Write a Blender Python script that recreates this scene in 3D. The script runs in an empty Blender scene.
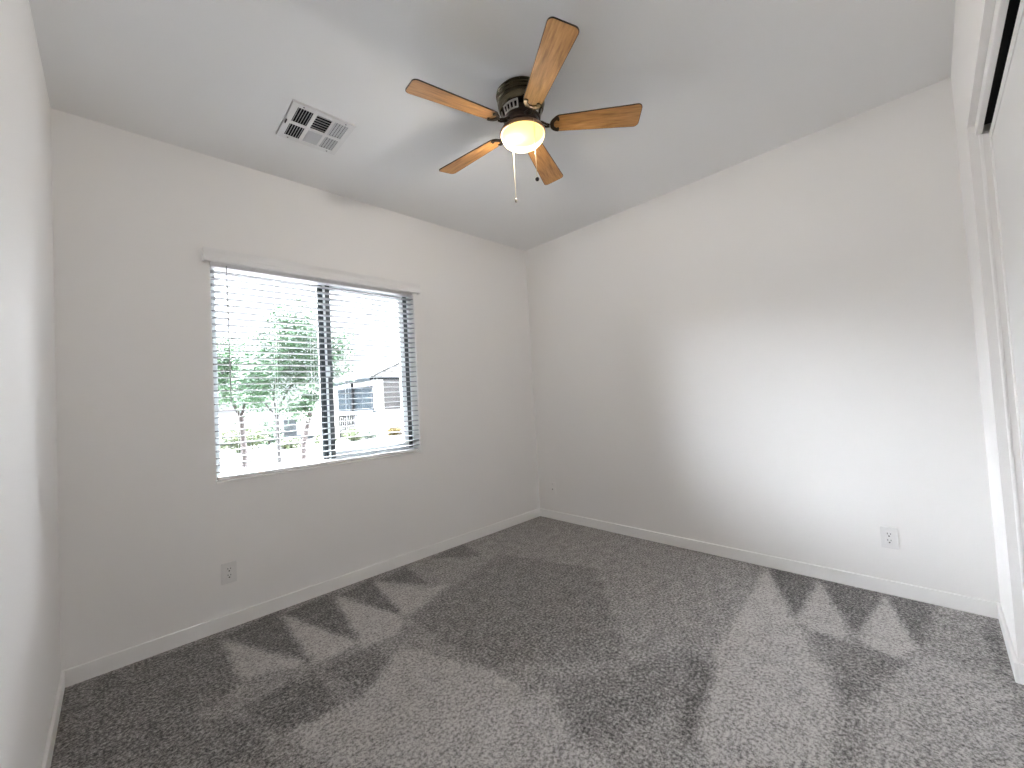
import bpy, bmesh, math, random
from mathutils import Vector, Matrix
from math import sin, cos, pi, radians

S = bpy.context.scene
COL = S.collection
random.seed(7)

# ------------------------------------------------------------------ room measures (metres)
XL, XR = -3.2546, 0.0          # left wall, right wall
YB, YF = 0.0, -3.0005          # window wall, closet wall
H = 2.70
WX0, WX1, WZ0, WZ1 = -2.655, -1.337, 0.815, 2.100      # window opening
CX0, CX1, CZ = -2.44, -0.5865, 2.182                   # closet opening
FX, FY, FZ = -1.591, -1.505, 2.538                     # fan axis, blade plane

# ------------------------------------------------------------------ camera
cam = bpy.data.cameras.new('camera')
cam.sensor_fit = 'HORIZONTAL'; cam.sensor_width = 36.0; cam.lens = 14.4007
cam.clip_start = 0.02; cam.clip_end = 400
camo = bpy.data.objects.new('camera', cam); COL.objects.link(camo)
r_ = Vector((0.71608667, -0.69578229, -0.05573938)); u_ = Vector((0.01643712, -0.06302349, 0.99787668))
f_ = Vector((0.69781781, 0.71548239, 0.03369362))
M = Matrix.Identity(4)
for i in range(3):
    M[i][0], M[i][1], M[i][2] = r_[i], u_[i], -f_[i]
M.translation = (-3.0643, -2.8404, 1.2004)
camo.matrix_world = M
S.camera = camo

# ------------------------------------------------------------------ view and sky
S.view_settings.view_transform = 'Standard'; S.view_settings.look = 'None'
S.view_settings.gamma = 1.0; S.view_settings.exposure = 0.84
S.view_settings.use_curve_mapping = False
S.cycles.use_denoising = True
S.cycles.max_bounces = 16; S.cycles.diffuse_bounces = 8; S.cycles.transparent_max_bounces = 24
S.cycles.caustics_reflective = False; S.cycles.caustics_refractive = False

W = bpy.data.worlds.new('overcast_sky'); S.world = W; W.use_nodes = True
nt = W.node_tree; nt.nodes.clear()
out = nt.nodes.new('ShaderNodeOutputWorld'); bg = nt.nodes.new('ShaderNodeBackground')
# hazy sky: soft dome plus added glow lobes, out of view, to brighten the room
tc = nt.nodes.new('ShaderNodeTexCoord')
BASE = 0.6
# (direction, strength, tightness, elevation sine where it starts and is full)
GLOWS = [((-0.164, 0.771, 0.616), 120.0, 5.0, 0.27, 0.65), ((-0.823, 0.514, 0.242), 92.0, 4.0, 0.02, 0.22), ((0.941, 0.217, 0.259), 230.0, 10.0, 0.02, 0.22)]
def wm(op, a, c=None):
    q = nt.nodes.new('ShaderNodeMath'); q.operation = op
    for i, v in enumerate((a, c)):
        if v is None: continue
        if isinstance(v, (int, float)): q.inputs[i].default_value = v
        else: nt.links.new(v, q.inputs[i])
    return q.outputs[0]
sz = nt.nodes.new('ShaderNodeSeparateXYZ'); nt.links.new(tc.outputs['Generated'], sz.inputs[0])
st = BASE
for gd, amt, tight, e0, e1 in GLOWS:
    dp = nt.nodes.new('ShaderNodeVectorMath'); dp.operation = 'DOT_PRODUCT'
    nt.links.new(tc.outputs['Generated'], dp.inputs[0]); dp.inputs[1].default_value = Vector(gd).normalized()
    lobe = wm('POWER', wm('MAXIMUM', dp.outputs['Value'], 0.0), tight)
    mr = nt.nodes.new('ShaderNodeMapRange'); mr.interpolation_type = 'SMOOTHSTEP'      # each added glow fades towards the horizon
    mr.inputs['From Min'].default_value = e0; mr.inputs['From Max'].default_value = e1
    nt.links.new(sz.outputs['Z'], mr.inputs['Value'])
    st = wm('ADD', wm('MULTIPLY', wm('MULTIPLY', lobe, mr.outputs[0]), amt), st)
bg.inputs[0].default_value = (0.93, 0.98, 1.06, 1)
nt.links.new(st, bg.inputs[1]); nt.links.new(bg.outputs[0], out.inputs[0])

# ------------------------------------------------------------------ materials
def mat(name, color, rough=0.6, metal=0.0, spec=0.5):
    m = bpy.data.materials.new(name); m.use_nodes = True
    b = m.node_tree.nodes['Principled BSDF']
    b.inputs['Base Color'].default_value = (*color, 1); b.inputs['Roughness'].default_value = rough
    b.inputs['Metallic'].default_value = metal; b.inputs['Specular IOR Level'].default_value = spec
    return m

def nodes(m):
    return m.node_tree.nodes, m.node_tree.links, m.node_tree.nodes['Principled BSDF']

def noise(m, scale, detail=3, rough=0.5, coord='Object', stretch=None):
    n, l, b = nodes(m)
    t = n.new('ShaderNodeTexCoord'); x = n.new('ShaderNodeTexNoise')
    x.inputs['Scale'].default_value = scale; x.inputs['Detail'].default_value = detail
    x.inputs['Roughness'].default_value = rough
    if stretch:
        mp = n.new('ShaderNodeMapping'); mp.inputs['Scale'].default_value = stretch
        l.new(t.outputs[coord], mp.inputs[0]); l.new(mp.outputs[0], x.inputs['Vector'])
    else:
        l.new(t.outputs[coord], x.inputs['Vector'])
    return x

def ramp(m, src, stops):
    n, l, b = nodes(m)
    r = n.new('ShaderNodeValToRGB'); l.new(src, r.inputs[0])
    e = r.color_ramp.elements
    while len(e) < len(stops): e.new(0.5)
    for q, (p, c) in zip(e, stops):
        q.position = p; q.color = (*c, 1)
    return r

def bump(m, src, strength, dist):
    n, l, b = nodes(m)
    k = n.new('ShaderNodeBump'); k.inputs['Strength'].default_value = strength; k.inputs['Distance'].default_value = dist
    l.new(src, k.inputs['Height']); l.new(k.outputs[0], b.inputs['Normal'])

def paint(name, color, rough=0.7, bscale=220, bstr=0.25):
    m = mat(name, color, rough, spec=0.3)
    x = noise(m, bscale, 2)
    bump(m, x.outputs[0], bstr, 0.002)
    return m

M_wall = paint('wall_paint_orange_peel', (0.885, 0.87, 0.855), 0.75)
M_ceil = paint('ceiling_paint', (0.87, 0.87, 0.87), 0.85)
M_trim = mat('white_semigloss_trim', (0.93, 0.92, 0.905), 0.4)
M_plate = mat('white_plastic_plate', (0.80, 0.79, 0.78), 0.35)
M_slot = mat('dark_socket_slot', (0.03, 0.03, 0.03), 0.6)
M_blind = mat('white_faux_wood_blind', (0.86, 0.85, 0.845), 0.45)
M_slat = mat('greyed_blind_slat', (0.32, 0.325, 0.33), 0.6)  # white slats greyed in colour so shaded edge lines show against the sky
M_cord = mat('white_blind_cord', (0.75, 0.75, 0.74), 0.8)
M_wand = mat('clear_grey_wand', (0.42, 0.42, 0.43), 0.3)
M_vinyl = mat('white_vinyl_window_frame', (0.80, 0.84, 0.85), 0.4)
M_frame_shade = mat('shade_grey_window_strip', (0.055, 0.065, 0.068), 0.45)  # frame grey deepened in colour for its backlit, shaded room side
M_seal = mat('dark_window_gasket', (0.018, 0.026, 0.03), 0.7)
M_vent = mat('white_enamel_vent', (0.80, 0.80, 0.80), 0.4)
M_louver = mat('grey_enamel_louver', (0.62, 0.63, 0.64), 0.4)
M_duct_shade = mat('duct_shade_black', (0.012, 0.014, 0.02), 0.9)
M_screw = mat('steel_screw', (0.25, 0.25, 0.25), 0.4, 0.6)
M_door = mat('white_sliding_door_panel', (0.84, 0.835, 0.83), 0.5)
M_track = mat('track_shade_black', (0.02, 0.02, 0.02), 0.9)
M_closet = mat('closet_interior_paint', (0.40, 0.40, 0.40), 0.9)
M_bronze = mat('antique_brass_bronze', (0.085, 0.068, 0.043), 0.22, 0.9)
M_bronze_dark = mat('dark_oil_rubbed_bronze', (0.055, 0.038, 0.028), 0.35, 0.8)
M_silver = mat('worn_vent_edges', (0.55, 0.52, 0.48), 0.3, 0.9)
M_rim = mat('copper_brown_fitter', (0.30, 0.17, 0.10), 0.35, 0.7)
M_glare_disc = mat('matte_dark_glare_disc', (0.02, 0.016, 0.010), 0.95, spec=0.0)
M_edge = mat('dark_walnut_blade_edge', (0.035, 0.018, 0.010), 0.5)
M_chain = mat('brass_bead_chain', (0.62, 0.52, 0.33), 0.35, 0.8)
M_fob = mat('black_pull_fob', (0.012, 0.010, 0.012), 0.35)
M_clearfob = mat('silver_pull_fob', (0.55, 0.53, 0.50), 0.2, 0.7)

# oak blades
M_oak = mat('golden_oak_veneer', (0.40, 0.2, 0.075), 0.45)
x = noise(M_oak, 9, 6, 0.62, stretch=(0.9, 9, 3))
rr = ramp(M_oak, x.outputs[0], [(0.28, (0.23, 0.10, 0.028)), (0.52, (0.45, 0.215, 0.066)), (0.74, (0.58, 0.31, 0.11))])
nodes(M_oak)[1].new(rr.outputs[0], nodes(M_oak)[2].inputs['Base Color'])

# frosted bowl, gives off light
M_bowl = bpy.data.materials.new('lit_frosted_glass_bowl'); M_bowl.use_nodes = True
n, l, b = nodes(M_bowl)
b.inputs['Base Color'].default_value = (0.40, 0.35, 0.16, 1); b.inputs['Roughness'].default_value = 0.3
b.inputs['Emission Color'].default_value = (1.0, 0.78, 0.20, 1); b.inputs["Emission Strength"].default_value = 1.3

tr = n.new('ShaderNodeBsdfTransparent'); tr.inputs[0].default_value = (1.0, 0.97, 0.92, 1)
mx = n.new('ShaderNodeMixShader'); mx.inputs[0].default_value = 0.22     # thin frosted glass lets some of the bulb's light straight through
l.new(b.outputs[0], mx.inputs[1]); l.new(tr.outputs[0], mx.inputs[2]); l.new(mx.outputs[0], n['Material Output'].inputs[0])

# window glass
M_glass = bpy.data.materials.new('clear_window_glass'); M_glass.use_nodes = True
n, l = M_glass.node_tree.nodes, M_glass.node_tree.links; n.clear()
o = n.new('ShaderNodeOutputMaterial'); mx = n.new('ShaderNodeMixShader'); tr = n.new('ShaderNodeBsdfTransparent')
gl = n.new('ShaderNodeBsdfGlossy'); fr = n.new('ShaderNodeFresnel')
gl.inputs['Roughness'].default_value = 0.02; fr.inputs[0].default_value = 1.35
tr.inputs[0].default_value = (0.975, 0.98, 0.98, 1)
l.new(fr.outputs[0], mx.inputs[0]); l.new(tr.outputs[0], mx.inputs[1]); l.new(gl.outputs[0], mx.inputs[2]); l.new(mx.outputs[0], o.inputs[0])

# carpet: plush pile, lean of the pile (vacuum strokes) is a mesh attribute
M_carpet = mat('grey_brown_plush_carpet', (0.12, 0.11, 0.105), 0.95, spec=0.1)
n, l, b = nodes(M_carpet)
at = n.new('ShaderNodeAttribute'); at.attribute_name = 'pile_lean'
n1 = noise(M_carpet, 80, 4, 0.72); n2 = noise(M_carpet, 14, 4, 0.65); n3 = noise(M_carpet, 230, 2, 0.6)
def math(op, a, c, m=M_carpet):
    q = m.node_tree.nodes.new('ShaderNodeMath'); q.operation = op
    for i, v in enumerate((a, c)):
        if isinstance(v, (int, float)): q.inputs[i].default_value = v
        else: m.node_tree.links.new(v, q.inputs[i])
    return q.outputs[0]
tuft = math('MULTIPLY', math('SUBTRACT', n1.outputs[0], 0.5), 3.2)
fine = math('MULTIPLY', math('SUBTRACT', n3.outputs[0], 0.5), 1.1)
blot = math('MULTIPLY', math('SUBTRACT', n2.outputs[0], 0.5), 0.75)
lean = math('MULTIPLY', at.outputs['Fac'], 0.30)
val = math('ADD', math('ADD', math('ADD', tuft, blot), math('ADD', lean, fine)), 0.5)
rr = ramp(M_carpet, val, [(0.0, (0.026, 0.023, 0.021)), (0.5, (0.275, 0.254, 0.243)), (1.0, (0.60, 0.57, 0.55))])
l.new(rr.outputs[0], b.inputs['Base Color'])
b.inputs['Sheen Weight'].default_value = 0.25; b.inputs['Sheen Roughness'].default_value = 0.6
hgt = math('ADD', n1.outputs[0], math('MULTIPLY', n3.outputs[0], 0.6))
bump(M_carpet, hgt, 0.8, 0.008)

# outside
M_ground = mat('pale_gravel', (0.46, 0.44, 0.41), 0.95)
x = noise(M_ground, 3, 6, 0.7); rr = ramp(M_ground, x.outputs[0], [(0.3, (0.11, 0.105, 0.10)), (0.7, (0.18, 0.175, 0.17))])
nodes(M_ground)[1].new(rr.outputs[0], nodes(M_ground)[2].inputs['Base Color'])
M_street = mat('pale_asphalt', (0.11, 0.115, 0.12), 0.95)
M_kerb = mat('concrete_kerb', (0.22, 0.22, 0.21), 0.9)
M_stucco = mat('pale_stucco', (0.62, 0.58, 0.53), 0.9)
M_white = mat('white_stucco', (0.78, 0.77, 0.75), 0.9)
M_rooft = mat('grey_brown_roof_tile', (0.20, 0.19, 0.18), 0.9)
n, l, b = nodes(M_rooft)
t = n.new('ShaderNodeTexCoord'); br = n.new('ShaderNodeTexBrick'); br.inputs['Scale'].default_value = 3.0
br.inputs['Color1'].default_value = (0.060, 0.060, 0.058, 1); br.inputs['Color2'].default_value = (0.035, 0.035, 0.034, 1); br.inputs['Mortar'].default_value = (0.015, 0.015, 0.015, 1)
l.new(t.outputs['Object'], br.inputs[0]); l.new(br.outputs[0], b.inputs['Base Color'])
M_fascia = mat('dark_fascia_board', (0.010, 0.012, 0.013), 0.8, spec=0.0)
M_stone = mat('grey_stack_stone', (0.2, 0.19, 0.18), 0.9)
n, l, b = nodes(M_stone)
t = n.new('ShaderNodeTexCoord'); br = n.new('ShaderNodeTexBrick'); br.inputs['Scale'].default_value = 3.5
br.inputs['Color1'].default_value = (0.075, 0.068, 0.063, 1); br.inputs['Color2'].default_value = (0.045, 0.042, 0.041, 1); br.inputs['Mortar'].default_value = (0.08, 0.08, 0.08, 1)
mpp = n.new('ShaderNodeMapping'); mpp.inputs['Rotation'].default_value = (radians(90), 0, 0)
l.new(t.outputs['Object'], mpp.inputs[0]); l.new(mpp.outputs[0], br.inputs[0]); l.new(br.outputs[0], b.inputs['Base Color'])
M_pane = mat('dark_house_pane', (0.010, 0.013, 0.015), 0.8, spec=0.0)
M_hframe = mat('bronze_house_frame', (0.030, 0.033, 0.036), 0.8, spec=0.0)
M_gate = mat('dark_iron_gate', (0.012, 0.013, 0.014), 0.8, spec=0.0)
M_greypanel = mat('blue_grey_shutter', (0.045, 0.055, 0.062), 0.7)
M_rock = mat('grey_boulder', (0.18, 0.19, 0.2), 0.9)
def leafmat(name, c1, c2):
    m = mat(name, c1, 0.6, spec=0.3)
    x = noise(m, 5, 3)
    r = ramp(m, x.outputs[0], [(0.35, c1), (0.65, c2)])
    n, l, b = nodes(m); l.new(r.outputs[0], b.inputs['Base Color'])
    tl = n.new('ShaderNodeBsdfTranslucent'); ad = n.new('ShaderNodeMixShader'); ad.inputs[0].default_value = 0.12
    l.new(r.outputs[0], tl.inputs[0]); l.new(b.outputs[0], ad.inputs[1]); l.new(tl.outputs[0], ad.inputs[2])
    l.new(ad.outputs[0], n['Material Output'].inputs[0])
    return m
M_leaf = leafmat('mid_green_leaf', (0.012, 0.036, 0.015), (0.033, 0.077, 0.030))
M_leaf_pale = leafmat('pale_green_leaf', (0.025, 0.065, 0.028), (0.055, 0.105, 0.045))
M_leaf_dark = leafmat('dark_green_leaf', (0.009, 0.027, 0.011), (0.027, 0.059, 0.023))
M_leaf_yel = leafmat('yellow_green_leaf', (0.029, 0.046, 0.011), (0.059, 0.073, 0.020))
M_leaf_org = leafmat('golden_flower', (0.085, 0.059, 0.008), (0.120, 0.080, 0.013))
M_bark = mat('grey_brown_bark', (0.022, 0.020, 0.019), 0.95)
M_bark_br = mat('brown_bark', (0.024, 0.018, 0.016), 0.95)

# ------------------------------------------------------------------ helpers
def box(bm, a, c, bev=0.0, seg=1):
    """axis-aligned box from corner a to corner c, optionally bevelled"""
    x0, x1 = sorted((a[0], c[0])); y0, y1 = sorted((a[1], c[1])); z0, z1 = sorted((a[2], c[2]))
    vs = [bm.verts.new(p) for p in ((x0,y0,z0),(x1,y0,z0),(x1,y1,z0),(x0,y1,z0),(x0,y0,z1),(x1,y0,z1),(x1,y1,z1),(x0,y1,z1))]
    fs = [bm.faces.new([vs[i] for i in q]) for q in ((0,3,2,1),(4,5,6,7),(0,1,5,4),(1,2,6,5),(2,3,7,6),(3,0,4,7))]
    if bev:
        es = {e for f in fs for e in f.edges}
        bmesh.ops.bevel(bm, geom=list(es), offset=bev, segments=seg, affect='EDGES', profile=0.5)
    return vs

def obox(bm, c, ax, ay, az):
    """box by centre and three half-axis vectors"""
    c = Vector(c); ax, ay, az = Vector(ax), Vector(ay), Vector(az)
    vs = [bm.verts.new(c + sx_*ax + sy_*ay + sz_*az) for sz_ in (-1,1) for sx_, sy_ in ((-1,-1),(1,-1),(1,1),(-1,1))]
    for q in ((0,3,2,1),(4,5,6,7),(0,1,5,4),(1,2,6,5),(2,3,7,6),(3,0,4,7)): bm.faces.new([vs[i] for i in q])

def tube(bm, pts, rad, n=8, caps=True):
    pts = [Vector(p) for p in pts]
    if not isinstance(rad, (list, tuple)): rad = [rad]*len(pts)
    rings = []; prev = None
    for i, p in enumerate(pts):
        d = (pts[min(i+1, len(pts)-1)] - pts[max(i-1, 0)]).normalized()
        if prev is None:
            a = d.orthogonal().normalized()
        else:
            a = (prev - d*prev.dot(d))
            a = a.normalized() if a.length > 1e-6 else d.orthogonal().normalized()
        prev = a; c = d.cross(a)
        rings.append([bm.verts.new(p + rad[i]*(cos(2*pi*k/n)*a + sin(2*pi*k/n)*c)) for k in range(n)])
    for A, B in zip(rings, rings[1:]):
        for k in range(n): bm.faces.new((A[k], A[(k+1) % n], B[(k+1) % n], B[k]))
    if caps:
        bm.faces.new(rings[0][::-1]); bm.faces.new(rings[-1])

def lathe(bm, prof, n=48, c=(0,0,0)):
    """revolve (radius, z) profile about the vertical through c"""
    rings = []
    for r, z in prof:
        if r < 1e-5: rings.append([bm.verts.new((c[0], c[1], c[2]+z))])
        else: rings.append([bm.verts.new((c[0]+r*cos(2*pi*k/n), c[1]+r*sin(2*pi*k/n), c[2]+z)) for k in range(n)])
    for A, B in zip(rings, rings[1:]):
        for k in range(n):
            a0, a1 = A[k % len(A)], A[(k+1) % len(A)]; b0, b1 = B[k % len(B)], B[(k+1) % len(B)]
            f = [v for i, v in enumerate((a0, a1, b1, b0)) if v not in (a0, a1, b1, b0)[:i]]
            if len(f) > 2: bm.faces.new(f)

def prism(bm, outline, z0, z1, xf=None):
    """extrude an (x, y) outline from z0 to z1; xf maps points"""
    xf = xf or (lambda v: v)
    A = [bm.verts.new(xf(Vector((x, y, z0)))) for x, y in outline]; B = [bm.verts.new(xf(Vector((x, y, z1)))) for x, y in outline]
    bm.faces.new(A[::-1]); bm.faces.new(B)
    k = len(A)
    for i in range(k): bm.faces.new((A[i], A[(i+1) % k], B[(i+1) % k], B[i]))

def smooth(me, ang=35):
    for p in me.polygons: p.use_smooth = True
    me.set_sharp_from_angle(angle=radians(ang))

def obj(name, bm, m, parent=None, sm=False, loc=None):
    """link a bmesh as ONE mesh object; loc re-bases the vertices"""
    bmesh.ops.recalc_face_normals(bm, faces=bm.faces)
    if loc is not None:
        bmesh.ops.translate(bm, verts=bm.verts, vec=-Vector(loc))
    me = bpy.data.meshes.new(name); bm.to_mesh(me); bm.free()
    for k in (m if isinstance(m, (list, tuple)) else (m,)): me.materials.append(k)
    if sm: smooth(me)
    o = bpy.data.objects.new(name, me); COL.objects.link(o)
    if loc is not None: o.location = loc
    if parent: o.parent = parent
    return o

def thing(name, label, cat, loc=(0,0,0), group=None):
    o = bpy.data.objects.new(name, None); COL.objects.link(o); o.empty_display_size = 0.05
    o.location = loc; o['label'] = label; o['category'] = cat
    if group: o['group'] = group
    return o

def tag(o, label, cat, group=None):
    o['label'] = label; o['category'] = cat
    if group: o['group'] = group
    return o

def struct(name, bm, m, label, cat, parent=None, sm=False):
    o = obj(name, bm, m, parent, sm)
    o['kind'] = 'structure'; o['label'] = label; o['category'] = cat
    return o

def dup(root, loc=None, label=None, rotz=None):
    r = root.copy(); COL.objects.link(r)
    if loc is not None: r.location = loc
    if rotz is not None: r.rotation_euler.z = rotz
    if label: r['label'] = label
    for ch in list(root.children):
        c = ch.copy(); COL.objects.link(c); c.parent = r
        for g in ch.children:
            d = g.copy(); COL.objects.link(d); d.parent = c
    return r
B = bmesh.new

# ================================================================== ROOM SHELL
T = 0.16
bm = B()   # window wall with opening
box(bm, (XL-T, 0, -0.2), (WX0, T, H)); box(bm, (WX1, 0, -0.2), (XR+T, T, H))
box(bm, (WX0, 0, -0.2), (WX1, T, WZ0)); box(bm, (WX0, 0, WZ1), (WX1, T, H))
struct('wall_back', bm, M_wall, 'off-white painted wall with the window in it', 'wall')
bm = B(); box(bm, (XR, YF-0.85, -0.2), (XR+T, 0, H))
struct('wall_right', bm, M_wall, 'off-white painted blank wall to the right of the corner', 'wall')
bm = B(); box(bm, (XL-T, YF-0.85, -0.2), (XL, 0, H))
struct('wall_left', bm, M_wall, 'bright off-white wall along the left edge', 'wall')
TF = 0.13
bm = B()   # closet wall with opening
box(bm, (CX1, YF-TF, -0.2), (XR, YF, H)); box(bm, (XL, YF-TF, -0.2), (CX0, YF, H)); box(bm, (CX0, YF-TF, CZ), (CX1, YF, H))
struct('wall_front', bm, M_wall, 'off-white wall strip and header around the closet opening', 'wall')
bm = B()   # closet inside
box(bm, (XL, YF-0.85, -0.2), (XR, YF-0.80, H))
struct('wall_closet', bm, M_closet, 'unlit rear wall inside the closet', 'wall')
bm = B(); box(bm, (XL-T, YF-0.85, H), (XR+T, T, H+0.2))
struct('ceiling', bm, M_ceil, 'flat light grey painted ceiling', 'ceiling')

# ---- carpeted floor: 1 cm grid, vacuum strokes as pile lean
STROKES = [
(-1, [(-2.67,-.09),(-2.36,-.01),(-2.41,-.71)]), (1, [(-2.68,-.1),(-2.42,-.7),(-2.68,-.57)]),
(-1, [(-2.36,-.08),(-2.06,-.04),(-2.19,-.74)]), (1, [(-2.38,-.07),(-2.18,-.73),(-2.41,-.73)]),
(-1, [(-2.04,-.11),(-1.79,-.03),(-1.9,-.67)]), (1, [(-2.08,-.09),(-1.91,-.66),(-2.0,-.8),(-2.19,-.79)]),
(-1, [(-1.78,-.09),(-1.54,-.06),(-1.59,-.46)]), (.7, [(-1.82,-.09),(-1.61,-.49),(-1.48,-.53),(-1.88,-.71),(-1.9,-.67)]),
(-.8, [(-1.34,-.05),(-.98,-.03),(-1.06,-.36)]), (-.6, [(-2.4,-.78),(-2.16,-.82),(-2.14,-1.06),(-2.35,-1.09)]),
(-.7, [(-3.26,-.02),(-2.68,-.05),(-2.67,-.59),(-2.81,-.7),(-3.02,-.85),(-3.37,-.47)]),
(-.8, [(-2.71,-.79),(-2.42,-.78),(-2.43,-1.09),(-2.64,-1.07),(-2.69,-.91)]),
(-.6, [(-3.02,-.85),(-2.82,-.73),(-2.69,-.94),(-2.69,-1.22)]),
(-.5, [(-1.89,-.7),(-.94,-.42),(-.71,-1.16),(-1.44,-1.81),(-1.76,-1.45),(-1.89,-1.39)]),
(.8, [(-2.34,-1.11),(-2.06,-.92),(-1.89,-1.39),(-1.87,-1.56),(-2.08,-1.9),(-2.56,-1.37),(-2.63,-1.08),(-2.44,-1.11)]),
(1, [(-.04,-2.01),(-.62,-2.27),(-1.19,-2.08)]), (-1, [(-.02,-2.01),(-.01,-2.27),(-.58,-2.28)]),
(.9, [(-.04,-2.29),(-.58,-2.49),(-.75,-2.46),(-.61,-2.28)]), (-1, [(-.02,-2.29),(-.02,-2.58),(-.59,-2.51)]),
(1, [(-.05,-2.58),(-.55,-2.72),(-.74,-2.63),(-.6,-2.52)]), (-1, [(-.03,-2.59),(.01,-2.76),(-.24,-2.76),(-.55,-2.72)]),
(-.8, [(-1.2,-1.99),(-1.24,-2.12),(-1.48,-2.16),(-1.64,-2.18),(-1.72,-2.16),(-1.49,-2.08)]),
(.8, [(-1.15,-2.1),(-.61,-2.28),(-1.11,-2.51),(-1.5,-2.54),(-1.74,-2.27),(-1.63,-2.2)]),
(-.5, [(-.65,-2.37),(-.68,-2.49),(-.67,-2.71),(-1.1,-2.59),(-1.1,-2.52)]),
(.5, [(-1.1,-2.59),(-.57,-2.73),(-.64,-2.96),(-1.13,-2.97),(-1.44,-2.62)]),
(-.9, [(.02,-2.97),(-.55,-2.99),(-.59,-2.96),(-.2,-2.93)]),
(-.5, [(-1.78,-1.67),(-1.21,-1.97),(-1.49,-2.07),(-1.83,-2.0),(-1.91,-1.85)]),
(.6, [(-1.92,-1.58),(-1.82,-1.7),(-1.94,-1.89),(-1.92,-2.07),(-2.19,-1.81)]),
]
def inside(px, py, P):
    c = False; j = len(P)-1
    for i in range(len(P)):
        if (P[i][1] > py) != (P[j][1] > py) and px < (P[j][0]-P[i][0])*(py-P[i][1])/(P[j][1]-P[i][1]) + P[i][0]: c = not c
        j = i
    return c
stp = 0.0125
nx = round((XR-XL)/stp); y_min = YF-0.80; ny = round((0-y_min)/stp)
dx_ = (XR-XL)/nx; dy_ = (0-y_min)/ny
lean_v = [[0.0]*(nx+1) for _ in range(ny+1)]
rw = random.Random(3)
for w, P in STROKES:
    i0 = max(0, int((min(p[0] for p in P)-.03-XL)/dx_)); i1 = min(nx, int((max(p[0] for p in P)+.03-XL)/dx_)+1)
    j0 = max(0, int((min(p[1] for p in P)-.03-y_min)/dy_)); j1 = min(ny, int((max(p[1] for p in P)+.03-y_min)/dy_)+1)
    for j in range(j0, j1+1):
        for i in range(i0, i1+1):
            if inside(XL+i*dx_+rw.gauss(0,.006), y_min+j*dy_+rw.gauss(0,.006), P): lean_v[j][i] = w
vs = []; at_ = []
for j in range(ny+1):
    for i in range(nx+1):
        vs.append((XL+i*dx_, y_min+j*dy_, 0.0))
        s = 0; c = 0
        for a in (-1,0,1):
            for d in (-1,0,1):
                jj, ii = j+a, i+d
                if 0 <= jj <= ny and 0 <= ii <= nx: s += lean_v[jj][ii]; c += 1
        at_.append(s/c)
fs = [(j*(nx+1)+i, j*(nx+1)+i+1, (j+1)*(nx+1)+i+1, (j+1)*(nx+1)+i) for j in range(ny) for i in range(nx)]
me = bpy.data.meshes.new('floor'); me.from_pydata(vs, [], fs); me.materials.append(M_carpet)
a_ = me.attributes.new('pile_lean', 'FLOAT', 'POINT'); a_.data.foreach_set('value', at_)
fl = bpy.data.objects.new('floor', me); COL.objects.link(fl)
fl['kind'] = 'structure'; fl['label'] = 'dark grey plush carpet with vacuum stroke marks'; fl['category'] = 'floor'
bm = B(); box(bm, (XL-T, YF-0.85, -0.2), (XR+T, T, -0.012))
struct('floor_slab', bm, M_kerb, 'concrete slab under the carpet', 'floor')

# ---- baseboards (flat board, eased top edge)
BH, BT = 0.077, 0.012
def bb(name, a, c, label):
    bm = B(); box(bm, a, c, 0.0035, 2)
    struct(name, bm, M_trim, label, 'baseboard')
bb('baseboard_back', (XL, -BT, -0.01), (XR, 0, BH), 'white baseboard under the window wall')
bb('baseboard_right', (-BT, YF+BT, -0.01), (0, -BT, BH), 'white baseboard along the blank right wall')
bb('baseboard_left', (XL, YF+BT, -0.01), (XL+BT, -BT, BH), 'white baseboard along the left wall')
bm = B()
box(bm, (CX1-BT, YF, -0.01), (0, YF+BT, BH), 0.0035, 2); box(bm, (CX1-BT, YF-0.026, -0.01), (CX1, YF+0.001, BH), 0.0035, 2)
struct('baseboard_front', bm, M_trim, 'white baseboard wrapping the short wall end beside the closet', 'baseboard')

# ---- closet: fascia, jamb bead, head track, two sliding doors
bm = B(); box(bm, (CX0, YF-0.0365, 2.138), (CX1, YF-0.0202, CZ), 0.0015)
struct('trim_1', bm, M_trim, 'white fascia board hanging from the closet header', 'trim')
bm = B(); tube(bm, [(CX1+0.001, YF-0.032, 0.0), (CX1+0.001, YF-0.032, 2.138)], 0.0055, 10)
struct('trim_2', bm, M_trim, 'thin white bead running up the closet jamb', 'trim', sm=True)
bm = B(); box(bm, (CX0, YF-0.125, CZ-0.012), (CX1, YF-0.040, CZ)); 
struct('trim_3', bm, M_track, 'sliding track above the closet doors, blackened for the unlit gap', 'trim')  # track coloured near-black to carry the shade of the gap over the doors
def sliding(name, x0, x1, yf, label):
    bm = B(); box(bm, (x0, yf-0.028, 0.012), (x1, yf-0.004, 2.133))
    d = struct(name, bm, M_door, label, 'closet door')
    f = B(); w = 0.035
    for a, c in (((x0, 0.012), (x0+w, 2.133)), ((x1-w, 0.012), (x1, 2.133))):
        box(f, (a[0], yf-0.030, a[1]), (c[0], yf, c[1]), 0.003, 2)
    box(f, (x0+w, yf-0.029, 0.012), (x1-w, yf-0.001, 0.012+w)); box(f, (x0+w, yf-0.029, 2.133-w), (x1-w, yf-0.001, 2.133))
    obj('door_frame', f, M_trim, d)
    p = B(); lathe(p, [(0.0, 0.0), (0.022, 0.0), (0.026, 0.002), (0.028, 0.0), (0.028, -0.004), (0.0, -0.004)], 24)
    bmesh.ops.rotate(p, verts=p.verts, cent=(0,0,0), matrix=Matrix.Rotation(radians(-90), 3, 'X'))
    bmesh.ops.translate(p, verts=p.verts, vec=(x0+0.09, yf-0.004, 0.95))
    obj('finger_pull', p, M_chain, d, True)
sliding('door_1', -1.53, CX1, YF-0.054, 'white sliding closet door nearest the blank wall')
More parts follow.
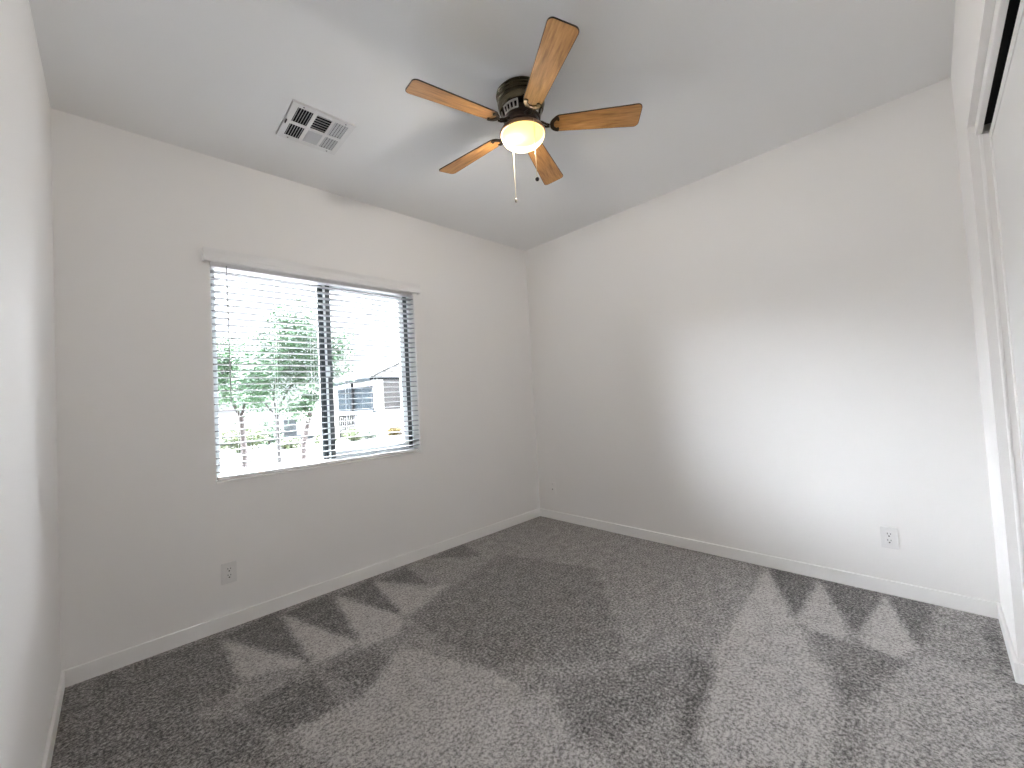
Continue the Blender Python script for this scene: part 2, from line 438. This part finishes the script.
sliding('door_2', CX0, -1.49, YF-0.090, 'white sliding closet door set behind the first')

# ================================================================== WINDOW
YW = 0.095
bm = B(); fw = 0.035
box(bm, (WX0, YW, WZ0), (WX1, YW+0.06, WZ0+fw), .002); box(bm, (WX0, YW, WZ1-fw), (WX1, YW+0.06, WZ1), .002)
box(bm, (WX0, YW, WZ0+fw), (WX0+fw, YW+0.06, WZ1-fw), .002); box(bm, (WX1-0.008, YW, WZ0+fw), (WX1, YW+0.06, WZ1-fw), .002)
win = struct('window_1', bm, M_vinyl, 'white framed sliding window behind a raised-slat blind', 'window')
XM = -2.0    # meeting line
bm = B()     # fixed light stile (outer), with dark gasket
box(bm, (XM-0.030, YW+0.030, WZ0+fw), (XM+0.005, YW+0.055, WZ1-fw), .002)
obj('fixed_stile', bm, M_frame_shade, win)
bm = B(); box(bm, (XM-0.019, YW+0.022, WZ0+fw), (XM+0.005, YW+0.030, WZ1-fw)); obj('gasket', bm, M_seal, win)
bm = B()     # sliding sash (inner track)
sx0, sx1 = XM+0.006, WX1-0.024
box(bm, (sx0, YW+0.004, WZ0+fw), (sx0+0.009, YW+0.028, WZ1-fw), .001)
box(bm, (sx1-0.058, YW+0.004, WZ0+fw), (sx1-0.018, YW+0.028, WZ1-fw), .002)
box(bm, (sx0+0.009, YW+0.004, WZ0+fw), (sx1-0.058, YW+0.028, WZ0+fw+0.045), .002)
box(bm, (sx0+0.009, YW+0.004, WZ1-fw-0.035), (sx1-0.058, YW+0.028, WZ1-fw), .002)
sash = obj('sliding_sash', bm, M_vinyl, win)
bm = B(); box(bm, (sx0+0.010, YW+0.0035, WZ0+fw), (sx0+0.040, YW+0.027, WZ1-fw)); obj('interlock_strip', bm, M_frame_shade, sash)
bm = B(); box(bm, (sx1-0.018, YW+0.006, WZ0+fw), (sx1+0.016, YW+0.026, WZ1-fw)); obj('frame_shade_strip', bm, M_frame_shade, win)  # dark strip put in for the window frame's shadow side
bm = B(); box(bm, (sx0+0.01, YW+0.014, WZ0+fw), (sx1-0.02, YW+0.018, WZ1-fw)); obj('glass_pane', bm, M_glass, sash)
bm = B(); box(bm, (WX0+fw, YW+0.040, WZ0+fw), (XM, YW+0.044, WZ1-fw)); obj('glass_pane', bm, M_glass, win)
bm = B(); box(bm, (sx0+0.004, YW-0.006, 1.42), (sx0+0.022, YW+0.006, 1.50), .003, 2); obj('sash_latch', bm, M_vinyl, sash)
bm = B(); box(bm, (WX0-0.004, -0.010, WZ0-0.004), (WX1+0.004, YW+0.002, WZ0+0.006), .002, 2)
struct('trim_4', bm, M_trim, 'thin sill board under the window blind', 'sill')

# ---- blind
bl = thing('window_blind', 'white horizontal slat blind, slats open, covering the window', 'blind', (-2.0, 0.03, WZ1))
def rel(bm, root): bmesh.ops.translate(bm, verts=bm.verts, vec=-Vector(root.location))
def part(name, bm, m, root, parent=None, sm=False):
    rel(bm, root); return obj(name, bm, m, parent or root, sm)
VX0, VX1 = -2.690, -1.296
bm = B()    # valance with crown profile and returns
prof = [(-0.040, 2.070), (-0.044, 2.074), (-0.044, 2.092), (-0.041, 2.100), (-0.041, 2.116), (-0.047, 2.133), (-0.049, 2.142), (-0.038, 2.142), (-0.032, 2.130), (-0.032, 2.070)]
A = [bm.verts.new((VX0, y, z)) for y, z in prof]; C_ = [bm.verts.new((VX1, y, z)) for y, z in prof]
bm.faces.new(A); bm.faces.new(C_[::-1])
for i in range(len(prof)): bm.faces.new((A[i], A[(i+1) % len(prof)], C_[(i+1) % len(prof)], C_[i]))
box(bm, (VX0, -0.033, 2.070), (VX0+0.010, -0.001, 2.142)); box(bm, (VX1-0.010, -0.033, 2.070), (VX1, -0.001, 2.142))
part('valance', bm, M_blind, bl)
bm = B(); box(bm, (WX0+.006, 0.004, 2.055), (WX1-.006, 0.060, 2.098), .003); part('head_rail', bm, M_blind, bl)
pitch = 0.0385; z0s = WZ0+0.028
SY0, SY1 = 0.006, 0.056
bm = B()    # one slat: slightly crowned plank
pr = []
for k in range(9):
    t_ = k/8; pr.append((SY0+(SY1-SY0)*t_, 0.0016*(1-(2*t_-1)**2)))
up = [(y, z+0.0025) for y, z in pr]; lo = [(y, z-0.0025) for y, z in pr][::-1]
loop = up+lo
A = [bm.verts.new((WX0+.003, y, z)) for y, z in loop]; C_ = [bm.verts.new((WX1-.003, y, z)) for y, z in loop]
bm.faces.new(A); bm.faces.new(C_[::-1])
for i in range(len(loop)): bm.faces.new((A[i], A[(i+1) % len(loop)], C_[(i+1) % len(loop)], C_[i]))
bmesh.ops.translate(bm, verts=bm.verts, vec=(2.0, -0.03, 0))
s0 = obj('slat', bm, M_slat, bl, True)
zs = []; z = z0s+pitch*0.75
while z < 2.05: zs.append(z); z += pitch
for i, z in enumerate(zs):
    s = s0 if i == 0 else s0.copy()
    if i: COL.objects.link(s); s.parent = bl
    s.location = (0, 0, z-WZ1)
bm = B(); box(bm, (WX0+.008, 0.008, WZ0+0.008), (WX1-.008, 0.054, z0s), .004, 2); part('bottom_rail', bm, M_blind, bl)
for cx in (-2.535, -2.327, -2.109, -1.886, -1.672, -1.45):
    bm = B()
    for yy in (SY0-0.0015, SY1+0.0015):
        tube(bm, [(cx, yy, WZ0+0.012), (cx, yy, 2.06)], 0.0008, 5)
    for z in zs: tube(bm, [(cx, SY0-0.0015, z-0.003), (cx, SY1+0.0015, z-0.003)], 0.0006, 4)
    part('ladder_cord', bm, M_cord, bl)
bm = B(); tube(bm, [(-2.577, -0.006, 2.062), (-2.577, -0.009, 1.9), (-2.575, -0.010, 1.26)], 0.0032, 8)
wd = part('tilt_wand', bm, M_wand, bl, sm=True)

# ================================================================== CEILING FAN
fan = thing('ceiling_fan', 'five-blade oak and bronze hugger ceiling fan with lit glass bowl', 'ceiling fan', (FX, FY, H))
def fpart(name, prof, m, parent=None, n=64, sm=True):
    bm = B(); lathe(bm, [(r, z-H) for r, z in prof], n); return obj(name, bm, m, parent or fan, sm)
fpart('motor_housing', [(0.0, 2.70), (0.119, 2.70), (0.122, 2.697), (0.122, 2.691), (0.118, 2.688), (0.1175, 2.679), (0.1145, 2.676), (0.1145, 2.669),
      (0.117, 2.666), (0.117, 2.660), (0.1135, 2.657), (0.1135, 2.650), (0.1155, 2.647), (0.1155, 2.643), (0.113, 2.640), (0.1115, 2.624), (0.106, 2.616), (0.095, 2.612), (0.0, 2.612)], M_bronze)
fpart('motor_core', [(0.0, 2.614), (0.068, 2.614), (0.068, 2.552), (0.0, 2.552)], M_bronze_dark)
# ring of slotted vent windows below the housing, five groups of bars
for g in range(5):
    bm = B()
    for k in range(5):
        a = 2*pi*(g*6+k)/30 + 0.35
        d = Vector((cos(a), sin(a), 0)); t_ = Vector((-sin(a), cos(a), 0))
        p0 = d*0.099 + Vector((0,0,2.612-H)); p1 = d*0.089 + Vector((0,0,2.574-H))
        obox(bm, (p0+p1)/2, t_*0.0034, d*0.0025, (p1-p0)/2)
        if k < 4:
            a2 = a + pi/30
            for zz, rr_, hh in ((2.609, 0.0985, 0.004), (2.577, 0.0900, 0.004)):
                d2 = Vector((cos(a2), sin(a2), 0)); t2 = Vector((-sin(a2), cos(a2), 0))
                obox(bm, d2*rr_ + Vector((0,0,zz-H)), t2*0.0105, d2*0.0025, (0,0,hh))
    obj('vent_grille', bm, M_silver, fan)
fpart('vent_ring', [(0.078, 2.577), (0.090, 2.577), (0.091, 2.571), (0.084, 2.565), (0.078, 2.565), (0.074, 2.570), (0.078, 2.577)], M_bronze_dark)
fpart('flywheel', [(0.0, 2.566), (0.080, 2.566), (0.084, 2.560), (0.084, 2.544), (0.078, 2.538), (0.0, 2.538)], M_bronze_dark)
fpart('switch_housing', [(0.0, 2.540), (0.060, 2.540), (0.066, 2.532), (0.070, 2.516), (0.0, 2.516)], M_bronze_dark)
fpart('bowl_fitter', [(0.0, 2.519), (0.099, 2.518), (0.108, 2.513), (0.112, 2.506), (0.112, 2.496), (0.108, 2.493), (0.104, 2.496), (0.104, 2.505), (0.0, 2.505)], M_rim)
fpart('glare_disc', [(0.0, 2.5045), (0.1035, 2.5045), (0.1035, 2.501), (0.0, 2.501)], M_glare_disc)  # added dark disc above the bulb soaks up light so the bowl stays yellow
bowl = fpart('light_bowl', [(0.1060, 2.500), (0.1065, 2.492), (0.1045, 2.481), (0.098, 2.469), (0.087, 2.458), (0.072, 2.4495), (0.053, 2.443), (0.032, 2.4395), (0.0, 2.438)], M_bowl)
bowl['label'] = 'glowing frosted glass bowl'
bulb = bpy.data.lights.new('lamp_bulb', 'POINT'); bulb.energy = 40; bulb.color = (1.0, 0.965, 0.94); bulb.shadow_soft_size = 0.027
bo = bpy.data.objects.new('lamp_bulb', bulb); COL.objects.link(bo); bo.parent = fan; bo.location = (0.002, 0.050, 2.473-H)

# blades
R0, R1, WR, WT = 0.150, 0.574, 0.089, 0.124
def blade_outline(off=0.0):
    P = []
    def arc(cx, cy, rad, a0, a1, n=7):
        for k in range(n+1):
            a = a0+(a1-a0)*k/n; P.append((cx+rad*cos(a), cy+rad*sin(a)))
    rt, rr0 = 0.022, 0.036
    arc(R1-rt, WT/2-rt, rt+off, pi/2, 0); 
    arc(R1-rt, -WT/2+rt, rt+off, 0, -pi/2)
    arc(R0+rr0, -WR/2+rr0, rr0+off, -pi/2, -pi)
    arc(R0+rr0, WR/2-rr0, rr0+off, pi, pi/2)
    return P
PITCH = -0.219
Rp = Matrix.Rotation(PITCH, 3, 'X')
bm = B()
up = Vector((0, 0, FZ-H))
xf = lambda v: Rp @ v + up
prism(bm, blade_outline(0.0012), -0.0022, 0.0022, xf)     # core with dark edge
core = bmesh.ops.bevel  # (edges stay crisp)
blade0 = obj('blade', bm, M_edge, fan)
blade0['label'] = 'golden oak fan blade with dark edge'
bm = B(); prism(bm, blade_outline(-0.0015), -0.0032, -0.0021, xf); ven0 = obj('veneer', bm, M_oak, blade0)
# blade iron: arm from the flywheel, forked plate under the blade root
bm = B()
arm = [Vector((0.078, 0, 2.550-H)), Vector((0.098, 0, 2.542-H)), Vector((0.118, 0, 2.532-H)), Vector((0.134, 0, 2.529-H))]
for s in (-1, 1):
    tube(bm, [p + Vector((0, s*w_, 0)) for p, w_ in zip(arm, (0.010, 0.013, 0.010, 0.006))], [0.006, 0.0055, 0.005, 0.005], 8)
pl = []
for k in range(25):     # open shield-shaped plate following the blade root
    a = pi*0.5 + pi*k/24
    pl.append((0.178+0.042*cos(a), 0.041*sin(a)))
inner = [(0.182+0.028*cos(pi*1.5-pi*k/24), 0.027*sin(pi*1.5-pi*k/24)) for k in range(25)]
prism(bm, pl+inner, -0.0085, -0.0030, xf)
for (ax, ay) in ((0.150, 0.0), (0.176, 0.026), (0.176, -0.026)):
    q = [xf(Vector((ax, ay, -0.010))), xf(Vector((ax, ay, -0.004)))]
    tube(bm, q, 0.006, 10)
iron0 = obj('blade_iron', bm, M_bronze_dark, fan, True)
for i in range(5):
    a = -2.096 + i*2*pi/5
    if i == 0: b_, v_, r2 = blade0, ven0, iron0
    else:
        b_ = blade0.copy(); COL.objects.link(b_); b_.parent = fan
        v_ = ven0.copy(); COL.objects.link(v_); v_.parent = b_
        r2 = iron0.copy(); COL.objects.link(r2); r2.parent = fan
    b_.rotation_euler.z = a; r2.rotation_euler.z = a

# pull chains: bead strings with a fob
def chain(x, y, ztop, zbot, fob):
    bm = B(); z = ztop; p = 0.0052
    prof = []
    while z > zbot:
        prof += [(0.0007, z-H), (0.0017, z-H-p*0.3), (0.0017, z-H-p*0.7)]; z -= p
    prof = [(0.0, ztop-H)] + prof + [(0.0, zbot-H)]
    lathe(bm, prof, 8, (x, y, 0))
    c = obj('pull_chain', bm, M_chain, fan, True)
    bm = B()
    if fob == 'ball':
        k = 12; r = 0.0095
        lathe(bm, [(r*sin(pi*i/k), zbot-H-r*0.9+r*cos(pi*i/k)) for i in range(k+1)], 20, (x, y, 0))
        obj('chain_fob', bm, M_fob, c, True)
    else:
        lathe(bm, [(0, zbot-H), (0.003, zbot-H), (0.0065, zbot-H-0.006), (0.0075, zbot-H-0.013), (0.005, zbot-H-0.020), (0, zbot-H-0.021)], 16, (x, y, 0))
        obj('chain_fob', bm, M_clearfob, c, True)
chain(-0.037, -0.108, 2.506, 2.222, 'ball')
chain(0.036, 0.106, 2.500, 2.228, 'bell')

# ================================================================== CEILING VENT
vent = thing('ceiling_vent', 'square white ceiling register with six louvred cells', 'vent', (-2.262, -0.612, H))
vent.rotation_euler.z = radians(-1.2)
U, V, V0 = 0.153, 0.153, 0.168
us = [(-0.122, -0.049), (-0.031, 0.043), (0.056, 0.126)]     # three columns along x
vs_ = [(-0.138, -0.012), (0.010, 0.122)]                       # two rows along y (negative = far from window)
bm = B(); zt, zb = -0.0015, -0.011
xs = [-U] + [v for p in us for v in p] + [U]; ys = [-V0] + [v for p in vs_ for v in p] + [V]
for i in range(len(xs)-1):
    for j in range(len(ys)-1):
        if i % 2 == 1 and j % 2 == 1: continue
        box(bm, (xs[i], ys[j], zb), (xs[i+1], ys[j+1], zb+0.004))
bmesh.ops.remove_doubles(bm, verts=bm.verts, dist=1e-5)
for a, c in (((-U, -V0), (U, -V0+.003)), ((-U, V-.003), (U, V)), ((-U, -V0), (-U+.003, V)), ((U-.003, -V0), (U, V))):
    box(bm, (a[0], a[1], zb), (c[0], c[1], 0))
obj('vent_frame', bm, M_vent, vent)
bm = B(); box(bm, (-0.140, -0.152, -0.0022), (0.140, 0.140, -0.0006)); obj('duct_shade_sheet', bm, M_duct_shade, vent)  # flat near-black sheet stands in for the shade inside the duct
def louvers(i, j, along, tilt, nn, m=M_louver):
    bm = B(); (x0, x1), (y0, y1) = us[i], vs_[j]; hl = 0.0052
    for k in range(nn):
        t_ = (k+0.5)/nn
        if along == 'y': obox(bm, (x0+(x1-x0)*t_, (y0+y1)/2, -0.0068), (0, (y1-y0)/2, 0), Vector((cos(tilt), 0, sin(tilt)))*hl, Vector((-sin(tilt), 0, cos(tilt)))*0.0006)
        else: obox(bm, ((x0+x1)/2, y0+(y1-y0)*t_, -0.0068), ((x1-x0)/2, 0, 0), Vector((0, cos(tilt), sin(tilt)))*hl, Vector((0, -sin(tilt), cos(tilt)))*0.0006)
    obj('louver_bank', bm, m, vent)
TL_ = radians(33)
for j in (0, 1):
    louvers(0, j, 'y', radians(58), 6)
    louvers(2, j, 'y', radians(-28), 5)
louvers(1, 0, 'x', radians(52), 6); louvers(1, 1, 'x', radians(-32), 10)
bm = B(); box(bm, (-0.146, -0.016, -0.018), (-0.141, 0.014, -0.010), .001); obj('damper_lever', bm, M_slot, vent)
bm = B(); lathe(bm, [(0, -0.0135), (0.003, -0.013), (0.0042, -0.011), (0, -0.0105)], 12); sc0 = obj('screw', bm, M_screw, vent, True)
for i, (a, c) in enumerate(((-0.10, -0.153), (0.105, -0.153), (-0.10, 0.137), (0.105, 0.137))):
    s = sc0 if i == 0 else sc0.copy()
    if i: COL.objects.link(s); s.parent = vent
    s.location = (a, c, 0)

# ================================================================== OUTLETS (built facing -y, then turned)
def outlet(loc, rotz, label):
    o = thing('wall_outlet', label, 'outlet', loc, 'duplex outlets')
    bm = B(); box(bm, (-0.0365, -0.0075, -0.0575), (0.0365, 0, 0.0575), .0018, 2); obj('plate', bm, M_plate, o)
    bm = B(); box(bm, (-0.0165, -0.0100, -0.034), (0.0165, -0.005, 0.034), .0015, 2); rc = obj('receptacle', bm, M_plate, o)
    for s in (1, -1):
        for nm, a, c in (('slot', (-0.0078, 0.004), (-0.0052, 0.0125)), ('slot', (0.0052, 0.004), (0.0078, 0.0115)), ('ground_hole', (-0.0032, -0.0075), (0.0032, -0.0015))):
            bm = B(); box(bm, (a[0], -0.0104, s*0.0175+a[1]-0.002), (c[0], -0.008, s*0.0175+c[1]-0.002)); obj(nm, bm, M_slot, rc)
    o.rotation_euler.z = rotz
    return o
o1 = outlet((-2.611, 0, 0.304), 0, 'white duplex outlet low on the window wall')
dup(o1, (0, -2.618, 0.312), 'white duplex outlet low on the blank right wall', -pi/2)
jk = thing('wall_plate', 'small pale cable plate low on right wall beside the corner', 'wall plate', (0, -0.192, 0.297))
bm = B(); box(bm, (-0.035, -0.005, -0.057), (0.035, 0, 0.057), .0025, 2); obj('plate', bm, M_wall, jk)
bm = B(); tube(bm, [(0, -0.004, -0.008), (0, -0.013, -0.008)], 0.0048, 12); obj('cable_jack', bm, M_screw, jk)
bm = B(); tube(bm, [(0, -0.004, 0.042), (0, -0.0062, 0.042)], 0.003, 8); obj('screw', bm, M_screw, jk)
jk.rotation_euler.z = -pi/2

# ================================================================== OUTSIDE
GZ = -0.22
bm = B(); box(bm, (-60, T+0.01, GZ-0.3), (90, 10.4, GZ)); struct('ground', bm, M_ground, 'pale gravel front yard below the window', 'ground')
bm = B(); box(bm, (-60, 10.4, GZ-0.3), (90, 13.2, GZ-0.01)); struct('street', bm, M_street, 'pale street beyond the front yard', 'street')
bm = B(); box(bm, (-60, 13.2, GZ-0.3), (90, 120, GZ+0.02)); struct('ground_far', bm, M_ground, 'pale ground across the street', 'ground')
bm = B(); box(bm, (-60, 10.25, GZ-0.2), (90, 10.4, GZ+0.012), .004, 2); box(bm, (-60, 13.2, GZ-0.2), (90, 13.35, GZ+0.022), .004, 2)
struct('kerb', bm, M_kerb, 'pale concrete kerbs along both street edges', 'kerb')

def leaves(bm, c, rad, cnt, L=0.085, Wd=0.026, rnd=random, sprig=6):
    """drooping sprigs of pointed leaflets scattered through an ellipsoid"""
    for _ in range(cnt):
        while True:
            q = Vector((rnd.uniform(-1,1), rnd.uniform(-1,1), rnd.uniform(-1,1)))
            if q.length < 1: break
        base = Vector(c) + Vector((q.x*rad[0], q.y*rad[1], q.z*rad[2]))
        d = Vector((q.x+rnd.uniform(-.6,.6), q.y+rnd.uniform(-.6,.6), rnd.uniform(-.55,.25))).normalized()
        side = d.cross(Vector((0,0,1))).normalized(); nrm = side.cross(d)
        for k in range(sprig):
            p = base + d*(0.035*k) - Vector((0,0,0.004*k*k))
            s = 1 if k % 2 else -1
            ld = (d*0.55 + side*s*0.8 + Vector((rnd.uniform(-.3,.3), rnd.uniform(-.3,.3), rnd.uniform(-.6,.1)))).normalized()
            wv = ld.cross(nrm + Vector((rnd.uniform(-.5,.5), rnd.uniform(-.5,.5), 0))).normalized()
            l_ = L*rnd.uniform(.7,1.2); w2 = Wd*rnd.uniform(.8,1.2)/2
            v = [bm.verts.new(p), bm.verts.new(p+ld*l_*.45+wv*w2), bm.verts.new(p+ld*l_), bm.verts.new(p+ld*l_*.45-wv*w2)]
            bm.faces.new(v)

def tree(label, base, limbs, clouds, leafm, barkm, seed, L=0.10, Wd=0.038):
    rnd = random.Random(seed)
    t = thing('tree', label, 'tree', base, 'front yard trees seen through the blind')
    bm = B()
    for pts, rad in limbs: tube(bm, [Vector(p)-Vector(base) for p in pts], rad, 8)
    obj('trunk', bm, barkm, t, True)
    bm = B()
    for c, rad, cnt in clouds: leaves(bm, Vector(c)-Vector(base), rad, int(cnt*2.1), L, Wd, rnd)
    f = obj('foliage', bm, leafm, t)
    return t
# y = 6 m out: middle tree
tb = (-0.80, 6.0, GZ)
tree('slender grey-trunked feathery green tree in the middle of the window', tb, [
    ([tb, (-0.80, 6, 0.5), (-0.81, 6, 1.10)], [0.045, 0.040, 0.036]),
    ([(-0.81, 6, 1.08), (-0.55, 5.95, 1.45), (-0.15, 5.9, 1.85), (0.12, 5.9, 2.2)], [0.026, 0.022, 0.016, 0.008]),
    ([(-0.81, 6, 1.10), (-0.62, 6.05, 1.55), (-0.2, 6.1, 2.1), (-0.2, 6.1, 2.7)], [0.024, 0.020, 0.014, 0.006]),
    ([(-0.81, 6, 1.10), (-0.86, 6.0, 1.5), (-0.75, 5.95, 2.2), (-0.6, 5.95, 2.9)], [0.022, 0.018, 0.012, 0.005]),
    ([(-0.81, 6, 1.08), (-1.05, 6.0, 1.42), (-1.3, 6.05, 1.75), (-1.35, 6.05, 2.0)], [0.020, 0.016, 0.010, 0.005]),
  ], [
    ((-0.45, 6, 3.10), (0.38, 0.35, 0.34), 70), ((-0.50, 6, 2.72), (0.55, 0.5, 0.32), 105), ((-0.75, 6, 2.35), (0.66, 0.5, 0.38), 120),
    ((-0.10, 6, 2.35), (0.50, 0.45, 0.42), 105), ((-0.85, 6, 1.95), (0.62, 0.5, 0.28), 125), ((-0.20, 6, 1.95), (0.50, 0.45, 0.28), 70),
    ((0.42, 5.9, 2.65), (0.22, 0.25, 0.40), 42), ((0.35, 5.9, 2.10), (0.22, 0.25, 0.32), 40), ((-1.15, 6, 1.72), (0.35, 0.4, 0.25), 60),
  ], M_leaf, M_bark, 1)
ta = (-1.10, 7.5, GZ)
tree('pale bushy tree at the left side of the window', ta, [
    ([ta, (-1.07, 7.50, 0.29), (-1.11, 7.50, 1.11)], [0.060, 0.055, 0.050]),
    ([(-1.11, 7.50, 1.09), (-1.35, 7.50, 1.65), (-1.46, 7.50, 2.33)], [0.034, 0.022, 0.010]),
    ([(-1.11, 7.50, 1.09), (-0.96, 7.61, 1.65), (-0.84, 7.61, 2.22)], [0.030, 0.020, 0.010]),
  ], [
    ((-1.43, 7.50, 2.50), (0.48, 0.45, 0.43), 170), ((-1.12, 7.50, 2.16), (0.57, 0.45, 0.38), 190), ((-1.35, 7.50, 1.71), (0.51, 0.45, 0.34), 110), ((-0.84, 7.61, 1.65), (0.45, 0.45, 0.34), 100),
  ], M_leaf_pale, M_bark_br, 2)
tcb = (-0.78, 4.75, GZ)
tree('short brown-trunked dark leafed tree beside the window mullion', tcb, [
    ([tcb, (-0.73, 4.75, 0.63), (-0.61, 4.75, 1.13)], [0.050, 0.046, 0.040]),
    ([(-0.61, 4.75, 1.12), (-0.71, 4.75, 1.28), (-0.79, 4.71, 1.41)], [0.028, 0.018, 0.008]),
    ([(-0.61, 4.75, 1.12), (-0.55, 4.75, 1.32), (-0.51, 4.75, 1.53)], [0.026, 0.018, 0.008]),
  ], [((-0.73, 4.75, 1.38), (0.21, 0.25, 0.16), 60), ((-0.55, 4.75, 1.55), (0.18, 0.21, 0.13), 36), ((-0.86, 4.75, 1.27), (0.12, 0.16, 0.08), 18)], M_leaf_dark, M_bark_br, 3)

def shrub(label, base, w, h, leafm, seed, cnt, d=None, L=0.10, Wd=0.05):
    rnd = random.Random(seed); d = d or w
    t = thing('shrub', label, 'shrub', base, 'shrubs across the street')
    bm = B()
    for k in range(7):
        a = rnd.uniform(0, 2*pi); q = rnd.uniform(.3, .8)
        tube(bm, [(0, 0, -0.03), (cos(a)*w*.2*q, sin(a)*d*.2*q, h*.4), (cos(a)*w*.42*q, sin(a)*d*.42*q, h*.85)], [0.016, 0.011, 0.005], 6)
    obj('stem', bm, M_bark, t)
    bm = B(); leaves(bm, (0, 0, h*.52), (w*.5, d*.5, h*.46), cnt, L, Wd, rnd, 5)
    obj('foliage', bm, leafm, t)
G2 = GZ+0.02
shrub('wide yellow-green bush behind the left tree', (0.15, 14.4, G2), 1.7, 1.05, M_leaf_yel, 11, 420, 1.0, .12, .06)
shrub('mid green bush between the left and middle trunks', (1.45, 16.1, G2), 1.0, 1.25, M_leaf, 12, 240, 0.9, .12, .06)
shrub('low yellow-green hedge clump right of the middle trunk', (1.65, 13.9, G2), 0.9, 0.40, M_leaf_yel, 13, 240, 0.7)
shrub('low yellow-green hedge clump before the mullion', (2.86, 13.9, G2), 0.75, 0.42, M_leaf_yel, 14, 240, 0.7)
shrub('yellow-green bush in front of the dark gate', (4.0, 13.9, G2), 0.65, 0.55, M_leaf_yel, 15, 190, 0.6)
shrub('low dark green shrub in front of the white house wall', (4.93, 14.3, G2), 0.7, 0.42, M_leaf, 16, 160, 0.5)
shrub('golden flowering shrub at the right side of the window', (6.08, 14.4, G2), 0.75, 0.40, M_leaf_org, 17, 170, 0.5)

# house across the street: side wall at x = 5.6, gable end facing the street
hs = thing('house', 'stone-trimmed house with tiled gable roof across the street', 'house', (5.6, 15.0, G2))
def hp(name, bm, m, parent=None): rel(bm, hs); return obj(name, bm, m, parent or hs)
bm = B()
box(bm, (7.4, 15.0, G2-.1), (12.5, 24, 2.45)); box(bm, (5.6, 15.0, G2-.1), (7.4, 24, 0.97)); box(bm, (5.6, 15.0, 2.15), (7.4, 24, 2.45))
box(bm, (5.6, 15.0, 0.97), (7.4, 15.3, 2.15)); box(bm, (5.6, 19.4, 0.97), (7.4, 24, 2.15)); hp('wall', bm, M_white)
bm = B()    # gable roof, ridge parallel to y
ex, rx, ez, rz = 5.15, 8.6, 2.42, 3.95
P0 = [(ex, ez), (rx, rz), (13.0, ez), (13.0, ez+0.10), (rx, rz+0.12), (ex, ez+0.10)]
A = [bm.verts.new((x_, 14.6, z_)) for x_, z_ in P0]; C_ = [bm.verts.new((x_, 20.5, z_)) for x_, z_ in P0]
bm.faces.new(A); bm.faces.new(C_[::-1])
for i in range(6): bm.faces.new((A[i], A[(i+1) % 6], C_[(i+1) % 6], C_[i]))
hp('roof', bm, M_rooft)
bm = B(); box(bm, (ex-.03, 14.55, ez-.10), (ex+.03, 20.5, ez+.06)); box(bm, (ex, 14.55, ez-.06), (6.9, 14.62, ez+.04)); hp('fascia', bm, M_fascia)
bm = B(); prism(bm, [(5.6, 2.4), (12.5, 2.4), (8.6, 3.9)], 15.0, 15.1, lambda v: Vector((v.x, v.z, v.y))); hp('gable_wall', bm, M_stucco)
bm = B(); box(bm, (5.95, 14.9, 0.98), (6.75, 15.02, 2.40)); hp('stone_pilaster', bm, M_stone)
bm = B(); box(bm, (5.60, 14.96, 0.98), (5.95, 15.0, 2.40)); hp('stucco_band', bm, M_stucco)
bm = B(); box(bm, (5.53, 15.3, 0.98), (5.66, 19.4, 2.15)); wn = hp('window', bm, M_hframe)
for k in range(4):
    y0_ = 15.4+k*1.0
    bm = B(); box(bm, (5.515, y0_, 1.06), (5.55, y0_+0.86, 2.08)); hp('pane', bm, M_pane, wn)
bm = B(); box(bm, (5.38, 15.0, 0.88), (5.60, 19.6, 0.97)); hp('ledge', bm, M_greypanel)
bm = B(); tube(bm, [(5.42, 17.2, 0.95), (5.42, 17.2, 2.4)], 0.07, 8); hp('porch_post', bm, M_gate)
gt = thing('garden_gate', 'dark slatted iron gate beside the house across the street', 'gate', (4.2, 15.0, G2))
bm = B()
for k in range(9): box(bm, (-0.34+k*0.08, -0.02, 0.05), (-0.28+k*0.08, 0.02, 0.98))
obj('gate_leaf', bm, M_gate, gt)
bm = B(); box(bm, (-0.38, -0.03, 0), (-0.34, 0.03, 1.02)); box(bm, (0.42, -0.03, 0), (0.46, 0.03, 1.02)); box(bm, (-0.38, -0.03, 0.98), (0.46, 0.03, 1.02)); box(bm, (-0.34, -0.025, 0.12), (0.42, 0.025, 0.16)); obj('gate_frame', bm, M_gate, gt)
pr_ = thing('gate_pillar', 'beige square gate pillar next to the window mullion', 'pillar', (3.62, 15.0, G2))
bm = B(); box(bm, (-0.17, -0.17, 0), (0.17, 0.17, 2.3)); obj('shaft', bm, M_stucco, pr_)
bm = B(); box(bm, (-0.22, -0.22, 2.3), (0.22, 0.22, 2.44), .02); obj('cap', bm, M_greypanel, pr_)
# white building behind the trees
gw = thing('outbuilding', 'white flat outbuilding with grey shutter behind the middle tree', 'building', (1.5, 18, G2))
bm = B(); box(bm, (-5.5, 0, 0), (2.6, 5, 1.35)); obj('wall', bm, M_white, gw)
bm = B(); box(bm, (-5.5, -0.05, 0), (2.6, 0, 0.22)); obj('plinth', bm, M_greypanel, gw)
bm = B(); box(bm, (1.0, -0.04, 0.22), (1.55, 0, 1.0)); obj('shutter', bm, M_greypanel, gw)
# boulder by the street
bm = B(); bmesh.ops.create_icosphere(bm, subdivisions=3, radius=0.3)
rb = random.Random(5)
for v in bm.verts:
    v.co += v.co.normalized()*0.05*sin(v.co.x*14+v.co.y*9)*cos(v.co.z*11+v.co.x*5); v.co.z *= 0.5; v.co.x *= 1.3
o = obj('boulder', bm, M_rock, None, True); o.location = (-0.55, 9.6, GZ+0.08); tag(o, 'low grey boulder in the gravel at the lower left of window', 'rock')
